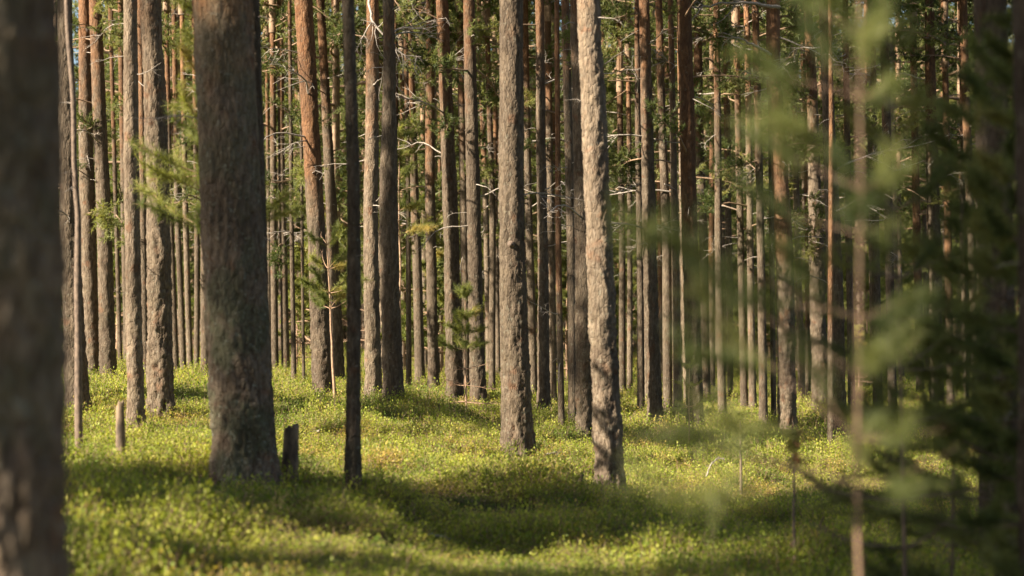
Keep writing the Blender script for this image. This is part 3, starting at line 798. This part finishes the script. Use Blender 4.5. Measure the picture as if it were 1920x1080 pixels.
def stand(seed, n, x0, x1, y0, y1, mind):
    r = np.random.default_rng(seed); out = []
    while len(out) < n:
        X, Y = r.uniform(x0, x1), r.uniform(y0, y1)
        if Y > 0 and abs(X) < .32 * Y + 2.2: continue
        if math.hypot(X, Y) < 4: continue
        if any((a - X) ** 2 + (b - Y) ** 2 < mind ** 2 for a, b in out): continue
        out.append((X, Y))
    return out
SUNH = SUN[:2] / math.hypot(SUN[0], SUN[1])
TSUN = math.tan(SUN_EL)
def dist_of(word): return [pl[2] for (lab, pts, o), pl in zip(TREES, PLACED) if lab.startswith(word)][0]
LIT = []                        # places that stand in full sun
for word, ys in (('sunlit trunk next', (200, 400, 600)), ('smooth violet', (200, 400, 600)), ('slim pale', (100, 300, 500, 700)), ('thick trunk with deeply', (500, 700)),
                 ('tall leaning orange', (100, 300, 650)), ('pale knotty', (50, 200, 400, 550)), ('wide brown', (200, 500, 700)), ('orange trunk with dark', (200, 400)), ('straight twin', (100, 300, 500)),
                 ('sharp grey', (550, 700, 800)), ('bright sunlit front', (50, 250, 450, 650, 850)), ('ridged trunk partly', (600, 750)), ('fissured', (300, 650, 750)), ('crooked', (50, 150, 250)),
                 ('grey sunlit', (400, 550)), ('grey trunk with broad', (300, 600)), ('orange trunk glowing', (400, 500))):
    for (lab, pts, o), pl in zip(TREES, PLACED):
        if lab.startswith(word):
            for y in ys: LIT.append(at_depth(np.interp(y, [pts[-1][1], pts[0][1]], [pts[-1][0], pts[0][0]]), y, pl[2]))
NTRUNK = len(LIT)
FRONT = [k for k, p in enumerate(LIT) if abs(p[1] - dist_of('bright sunlit front')) < .01]
for x, y in ((700, 875), (850, 885), (970, 890), (250, 1050), (500, 1050), (750, 1050), (380, 1070), (630, 1070), (880, 1070), (200, 980), (330, 960), (600, 765), (760, 765), (1050, 890), (1650, 900)):
    LIT.append(on_ground(x, y))
LIT.append(at_depth(1600, 650, 4.2)); LIT.append(at_depth(1440, 450, 4.2)); LIT.append(at_depth(870, 640, 27.5)); LIT.append(at_depth(580, 510, 27)); LIT.append(at_depth(770, 340, 30)); LIT.append(at_depth(330, 250, 15.6))
def lets_sun_through(x, y, crown=(7.0, 16.5), rad=1.75, grad=1.5, say=None):
    for k, p in enumerate(LIT):
        v = np.array([x, y]) - p[:2]; run = v @ SUNH; off = abs(v[0] * SUNH[1] - v[1] * SUNH[0])
        z = p[2] + run * TSUN
        if run > 0 and ((off < (max(rad, 2.15) if k in FRONT else rad if k < NTRUNK else grad) and crown[0] < z < crown[1]) or (say is None and off < .3 and z < crown[0])):
            if say is not None: say.append(k)
            return False
    return True
left = [q for q in stand(1, 330, -60, -3, -36, 50, 1.6) if lets_sun_through(*q) and q[1] < 26][:95]
print('LEFT', len(left))
around = left + stand(2, 110, 3, 60, -30, 140, 2.5) + [q for q in stand(3, 60, -3, 25, -45, -4, 2.5) if lets_sun_through(*q)]

# unseen trees added up-sun so that their crowns shade chosen spots: (picture x, y, height over ground, distance or None, horizontal run to the tree, size)
DB = dist_of('big shaded'); DK = dist_of('black shaded trunk, right'); DL = dist_of('black shaded trunk, left'); DT = dist_of('thick dark'); DW = dist_of('dark wide')
SHADE = [
 (450, 700, 0, DB, 14.0), (440, 450, 0, DB, 16.0), (430, 250, 0, DB, 19.0), (425, 80, 0, DB, 20.0), (840, 810, .1, None, 17.0), (760, 820, .1, None, 20.0),
 (650, 940, .1, None, 15.0), (900, 960, .1, None, 17.0), (1150, 985, .1, None, 16.0), (1400, 1010, .1, None, 18.0),
 (1890, 500, 0, 8.8, 14.0), (1880, 200, 0, 8.4, 19.0), (1850, 900, 0, 9.4, 16.0), (1900, 700, 0, 8.2, 19.0), (1760, 500, 0, 9.0, 15.0), (1760, 950, 0, 9.6, 18.0), (1950, 600, 0, 9.0, 16.0), (1930, 250, 0, 9.4, 17.0), (1800, 700, 0, 30.0, 19.0), (1850, 500, 0, 34.0, 21.0),
 (1875, 800, 0, DK, 15.0), (1875, 450, 0, DK, 18.0), (1860, 100, 0, DK, 22.0), (1850, 600, 0, DL, 18.0), (1845, 250, 0, DL, 22.0), (1760, 600, 0, 36.0, 18.0), (1700, 300, 0, 33.0, 24.0), (1800, 200, 0, 30.0, 20.0),
 (1250, 850, .1, None, 18.0), (1300, 600, 0, DT, 17.0), (1290, 200, 0, DT, 22.0), (1560, 500, 0, DW, 20.0), (1560, 250, 0, DW, 24.0),
 (60, 900, 0, 4.1, 16.0), (662, 500, 0, dist_of('thin dark bent'), 16.0), (662, 150, 0, dist_of('thin dark bent'), 19.0),
]
extra = []
for (px, py, hh, D, run) in SHADE:
    p = on_ground(px, py) if D is None else at_depth(px, py, D)
    got = 0; say = []
    for dr in (0, 2.6, -2.0, 4.5, -3.5, 6.5, 8.5, -5, 11, 14):
        for side in (0, .6, -.6, 1.0, -1.0):
            q = p[:2] + SUNH * (run + dr) + np.array([SUNH[1], -SUNH[0]]) * side
            z = p[2] + (run + dr) * TSUN
            if got < (1 if D is None else 4 if px > 1740 else 2) and lets_sun_through(q[0], q[1], (.64 * z, 1.33 * z), 1.1, 1.4, say) and all((q[0] - a) ** 2 + (q[1] - c) ** 2 > 1.5 for a, c, _ in extra):
                extra.append((q[0], q[1], z)); got += 1
                break
    if got < 1: print('shade', px, py, got, say)
Pa = np.array([(x, y, float(ground_z(x, y))) for x, y in around]); na_ = len(Pa)
sa = r.uniform(.85, 1.15, na_)
# a shading tree is scaled so that the middle of its crown stands on the sun ray
Pe = np.array([(x, y, float(ground_z(x, y))) for x, y, z in extra])
se = np.array([(z - float(ground_z(x, y))) / 11.8 for x, y, z in extra])
Pall = np.concatenate([Pa, Pe]); sall = np.concatenate([sa, se]); nal = len(Pall)
tag(scatter('woods', Pall, np.stack([r.normal(0, .02, nal), r.normal(0, .02, nal), r.random(nal) * 6.28], 1), np.stack([sall] * 3, 1), r.integers(0, 4, nal), WHOLE),
    'rest of the pine stand beside and behind the view, plus trees added for shade', 'forest')

# ---------------------------------------------------------------- young pines that can be told apart, each branch its own part
def young_pine(label, loc, seed, h, R, whorls, brown=(), group=None, bark=None, leaf=None, **kw):
    t = root('young_pine', loc, label, 'young tree', group)
    st, br = young_parts(seed, h, R, whorls, **kw)
    link('trunk', build_mesh('young_trunk', st[0], [st[1]], [bark or M_SAPLING], smooth=True), t)
    for i, (W, nd, u) in enumerate(br):
        b = link('branch', W.mesh('young_branch', [bark or M_SAPLING], True), t)
        if nd is not None:
            link('needles', build_mesh('young_needles', nd[0], [nd[1]], [M_BROWNNEEDLE if i in brown else leaf or M_YOUNG]), b)
    return t

def young_at(label, px, py, top, D=None, lean_px=0.0, **kw):
    B = on_ground(px, py) if D is None else at_depth(px, py, D)
    if D is not None: B[2] = float(ground_z(B[0], B[1]))
    Tp = at_depth(px + lean_px, top, B[1])
    return young_pine(label, B, h=Tp[2] - B[2], lean=(Tp[0] - B[0], 0), **kw)

young_at("tall blurred young pine close to the viewer, with a pale reddish stem", 1612, 1700, -90, 4.2, -26, seed=611, leaf=M_NEEDLE, bark=M_DIMSTEM, R=.62, whorls=9, dead_below=.50, r0=.0088, z0=.46, k=22, need=.050, wd=.0017, density=1.5, thick=.24, tip=.58, left=.55, nbr=(5, 6))
young_at("dark blurred young pine right of the pale reddish sapling stem", 1702, 1330, 40, 8.0, -40, seed=612, leaf=M_NEEDLE, bark=M_DARKSTEM, R=.72, whorls=10, dead_below=.36, r0=.012, z0=.2, k=30, need=.060, wd=.0022, density=1.1)
young_at("dense shaded young pine with two thin stems in view at the lower right", 1775, 1250, 330, 8.6, 30, seed=613, leaf=M_NEEDLE, bark=M_DARKSTEM, R=.55, whorls=9, dead_below=.22, r0=.011, k=32, need=.058, wd=.0022, density=1.2)
young_at("darkest young pine filling the right edge of the photo", 1930, 1330, -60, 7.6, -15, seed=614, leaf=M_NEEDLE, bark=M_DARKSTEM, R=.50, whorls=18, dead_below=.05, r0=.012, k=44, need=.058, wd=.0024, density=1.4, nbr=(5, 7))
young_at("dark young pine added between the black trunks and the dim forest", 1885, 1200, 130, 8.6, -10, seed=624, leaf=M_NEEDLE, bark=M_DARKSTEM, R=.95, whorls=13, dead_below=.08, r0=.02, k=34, need=.07, wd=.004, density=1.3)  # extra pine put in to black out the right edge
young_at("short sapling with withered rusty tips, left of the tall blurred young pine", 1491, 1062, 800, None, -4, seed=615, bark=M_DARKSTEM, R=.17, whorls=3, dead_below=.1, r0=.014, z0=.74, k=22, need=.05, wd=.003, brown=(2, 5, 8, 11))
young_at("small sapling on a bare dark stem beside the left sprays", 1391, 917, 770, None, -3, seed=616, bark=M_DARKSTEM, R=.22, whorls=3, dead_below=.2, r0=.018, z0=.55, k=18, need=.06, wd=.004)
young_at("sunlit young pine whose sprays show left of the big shaded trunk", 420, 842, 20, None, -25, seed=617, R=1.0, whorls=8, dead_below=.30, r0=.022, z0=.48, k=22, need=.085, wd=.0045)
young_at("young pine with low sunlit sprays beside the tall leaning orange-topped trunk", 628, 752, 440, None, -14, seed=618, R=1.0, whorls=4, dead_below=.3, r0=.025, z0=.5, k=22, need=.10, wd=.006)
young_at("young pine with sunlit sprays reaching over the wide brown trunk", 752, 735, 230, None, -10, seed=619, R=1.15, whorls=5, dead_below=.5, r0=.03, z0=.55, k=22, need=.11, wd=.0065)
young_at("small half-bare pine sapling before two dark trunks in the middle", 874, 768, 545, None, -4, seed=620, R=.62, whorls=7, dead_below=.42, r0=.016, z0=.08, k=20, need=.09, wd=.006, nbr=(5, 7))
young_at("sparse low sapling at the foot of the thick dark trunk", 1292, 818, 680, None, 0, seed=621, R=.5, whorls=4, dead_below=.3, r0=.012, k=14, need=.06, wd=.005, density=.7)

# ---------------------------------------------------------------- dead pole, stumps, fallen and hanging dead wood
def pole(name, label, cat, pts, r0, D=None, mat=None):
    B = on_ground(*pts[0]) if D is None else at_depth(*pts[0], D)
    Q = np.array([at_depth(x, y, B[1]) for x, y in pts]) - B; Q[0, 2] = -.1
    zz = np.linspace(0, 1, 40); k = np.linspace(0, 1, len(pts))
    P = np.stack([np.interp(zz, k, Q[:, a]) for a in range(3)], 1)
    P[:, 0] += (vnoise(zz * 9, zz * 0 + 2, 2) - .5) * r0 * 1.2
    t = root(name, B, label, cat)
    V, Fq = tube(P, np.linspace(r0, r0 * .55, 40) * (1 + .15 * (vnoise(zz * 17, zz * 0, 4) - .5)), 10)
    link('trunk', build_mesh('pole', V, [Fq], [mat or M_DARKSTEM], smooth=True), t)
    return t, P, B
t, Pp, B0 = pole('dead_pole', "thin dead pole standing in front of the scaly dark trunk", 'dead tree', [(145, 838), (148, 560), (150, 400), (139, 290), (129, 0), (128, -40)], .032)
rr = np.random.default_rng(9)
for k in range(7):
    i = int(rr.integers(10, 38)); add_dead(t, rr, Pp[i, 0], Pp[i, 1], Pp[i, 2], .02, rr.uniform(.3, .6), v=int(rr.choice([0, 1, 4])))

def stump(label, xb, yb, ytop, w, seed, lean=0.0, jag=.25):
    B = on_ground(xb, yb); Y = B[1]
    h = at_depth(xb, ytop, Y)[2] - B[2]; rb = w * Y / F / 2
    r = np.random.default_rng(seed); sides = 26; n = 22
    th = np.linspace(0, 2 * np.pi, sides, endpoint=False); V = []
    tops = h * (1 - jag * (.5 + .5 * np.cos(th - 2.6)) - .10 * r.random(sides))
    for i in range(n):
        u = i / (n - 1); z = tops * u - .1 * (1 - u)
        R = rb * (1.18 - .30 * u + .25 * np.exp(-u * 9)) * (1 + .10 * (vnoise(th * 2.6, th * 0 + u * 3, 3) - .5) + .07 * (vnoise(th * 8, th * 0 + u * 2, 4) - .5))
        V.append(np.stack([R * np.cos(th) + lean * u * h, R * np.sin(th) * .9, z], 1))
    inner = V[-1] * np.array([.45, .45, 1]); inner[:, 0] += lean * h * .55; inner[:, 2] -= h * .07 * r.random(sides); V.append(inner)
    cen = np.array([[lean * h, 0, tops.mean() * .9]])
    W = np.concatenate(V + [cen]); m = n + 1
    i = np.arange(m - 1)[:, None] * sides; j = np.arange(sides)[None]; k = (j + 1) % sides
    Fq = np.stack([i + j, i + k, i + sides + k, i + sides + j], -1).reshape(-1, 4)
    Ft = np.stack([(m - 1) * sides + np.arange(sides), (m - 1) * sides + (np.arange(sides) + 1) % sides, np.full(sides, m * sides)], 1)
    o = link('stump', build_mesh('stump', W, [Fq, Ft], [M_STUMP], smooth=True)); o.location = tuple(B)
    return tag(o, label, 'stump')
stump("broken weathered stump just right of the big shaded trunk's foot", 541, 884, 788, 31, 1, .04, .12)
stump("narrow upright stump left of the slim pale trunk's foot", 227, 828, 745, 17, 2, -.02, .12)
stump("tiny cut stub in the sunny carpet left of the bright front trunk's foot", 1090, 928, 880, 10, 3, 0, .15)

def stick(name, label, pts, D, r0, twigs, seed, cat='dead branch', on=None):
    r = np.random.default_rng(seed)
    Q = np.array([at_depth(x, y, D + dd) for x, y, dd in pts]); c = Q[0].copy(); Q = Q - c
    k = np.linspace(0, 1, len(pts)); zz = np.linspace(0, 1, 22)
    P = np.stack([np.interp(zz, k, Q[:, a]) for a in range(3)], 1) + r.normal(0, r0 * .35, (22, 3))
    Bg = Bag(); Bg.add(*tube(P, np.linspace(r0, r0 * .3, 22), 6), 0)
    L = np.linalg.norm(Q[-1])
    for t in range(twigs):
        i = int(r.integers(5, 21)); d = P[i] - P[i - 1]; d /= np.linalg.norm(d) + 1e-9
        T = limb(r, P[i], d + r.normal(0, .8, 3) + np.array([0, 0, -.35]), L * r.uniform(.12, .35), 5, droop=.10, wob=.25)
        Bg.add(*tube(T, np.linspace(r0 * .35, r0 * .12, 6), 4), 0)
        for q in range(3):
            U = limb(r, T[int(r.integers(1, 5))], r.normal(0, .8, 3) + np.array([0, 0, -.5]), L * r.uniform(.05, .16), 3, wob=.35)
            Bg.add(*tube(U, np.linspace(r0 * .16, r0 * .07, 4), 3), 0)
    me = Bg.mesh(name, [M_DEAD], True)
    if on is not None:
        o = link('branch', me, on[0]); o.location = tuple(c - on[1]); o['label'] = label
    else:
        o = link(name, me); o.location = tuple(c); tag(o, label, cat)
    return o
def tree_of(word):
    for (lab, pts, o), pl in zip(TREES, PLACED):
        if lab.startswith(word): return pl
pk = tree_of('pale knotty'); Yk = pk[2]
stick('branch', 'whitish drooping dead branch', [(692, -30, -.1), (693, 15, -.35), (697, 40, -.5), (722, 68, -.6), (742, 92, -.6), (757, 102, -.6), (790, 107, -.6)], Yk, .022, 14, 41, on=(pk[0], pk[1]))
stick('branch', 'whitish forked dead branch', [(697, 40, -.5), (680, 70, -.5), (668, 95, -.5), (640, 130, -.5)], Yk, .013, 12, 42, on=(pk[0], pk[1]))
stick('branch', 'whitish drooping dead branch', [(700, 160, -.1), (712, 148, -.3), (740, 141, -.4)], Yk, .012, 4, 43, on=(pk[0], pk[1]))
stick('branch', 'whitish drooping dead branch', [(742, -40, -.2), (768, 0, -.3), (785, 30, -.3), (800, 42, -.3), (830, 34, -.3)], Yk, .014, 6, 44, on=(pk[0], pk[1]))
pd = tree_of('crooked'); Yd = pd[2]
stick('branch', 'grey arched dead bough', [(1462, 14, -.1), (1425, 8, -.3), (1400, 3, -.4), (1345, 8, -.5), (1300, 15, -.5), (1262, 10, -.5)], Yd, .034, 5, 45, on=(pd[0], pd[1]))
stick('branch', 'grey dead bough', [(1445, 102, -.1), (1420, 88, -.3), (1385, 72, -.4), (1346, 67, -.4)], Yd, .030, 5, 46, on=(pd[0], pd[1]))
g = on_ground(1175, 948)
stick('fallen_stick', "short pale stick lying in the carpet below the bright front trunk", [(1165, 938, 0), (1172, 946, -.1), (1180, 953, -.2)], g[1], .012, 0, 47)
g = on_ground(1326, 900)
stick('dead_twig', "bare curly twig rising from the carpet left of the small bare-stemmed sapling", [(1324, 893, 0), (1332, 872, 0), (1347, 858, .1), (1358, 862, .1)], g[1], .010, 5, 48)

r = np.random.default_rng(71)
for k, (x, y, dx, dy) in enumerate([(360, 812, 40, 5), (800, 1002, 60, 14), (1025, 852, 34, -4), (600, 808, -30, 6), (1245, 900, 40, 10), (280, 960, 46, -12)]):
    g = on_ground(x, y, .12)
    stick('fallen_stick', ["greyish fallen stick below the thick ridged trunk's foot", "fallen stick lying in the foreground carpet", "short fallen stick between sharp grey-brown and bright front trunks", "fallen stick left of the dark bent stem",
          "fallen stick right of the bright front trunk's foot", "fallen stick left of the big shaded trunk's foot"][k], [(x, y, 0), (x + dx * .5, y + dy * .5 - 2, .1), (x + dx, y + dy, .15)], g[1], .011, 3, 80 + k)
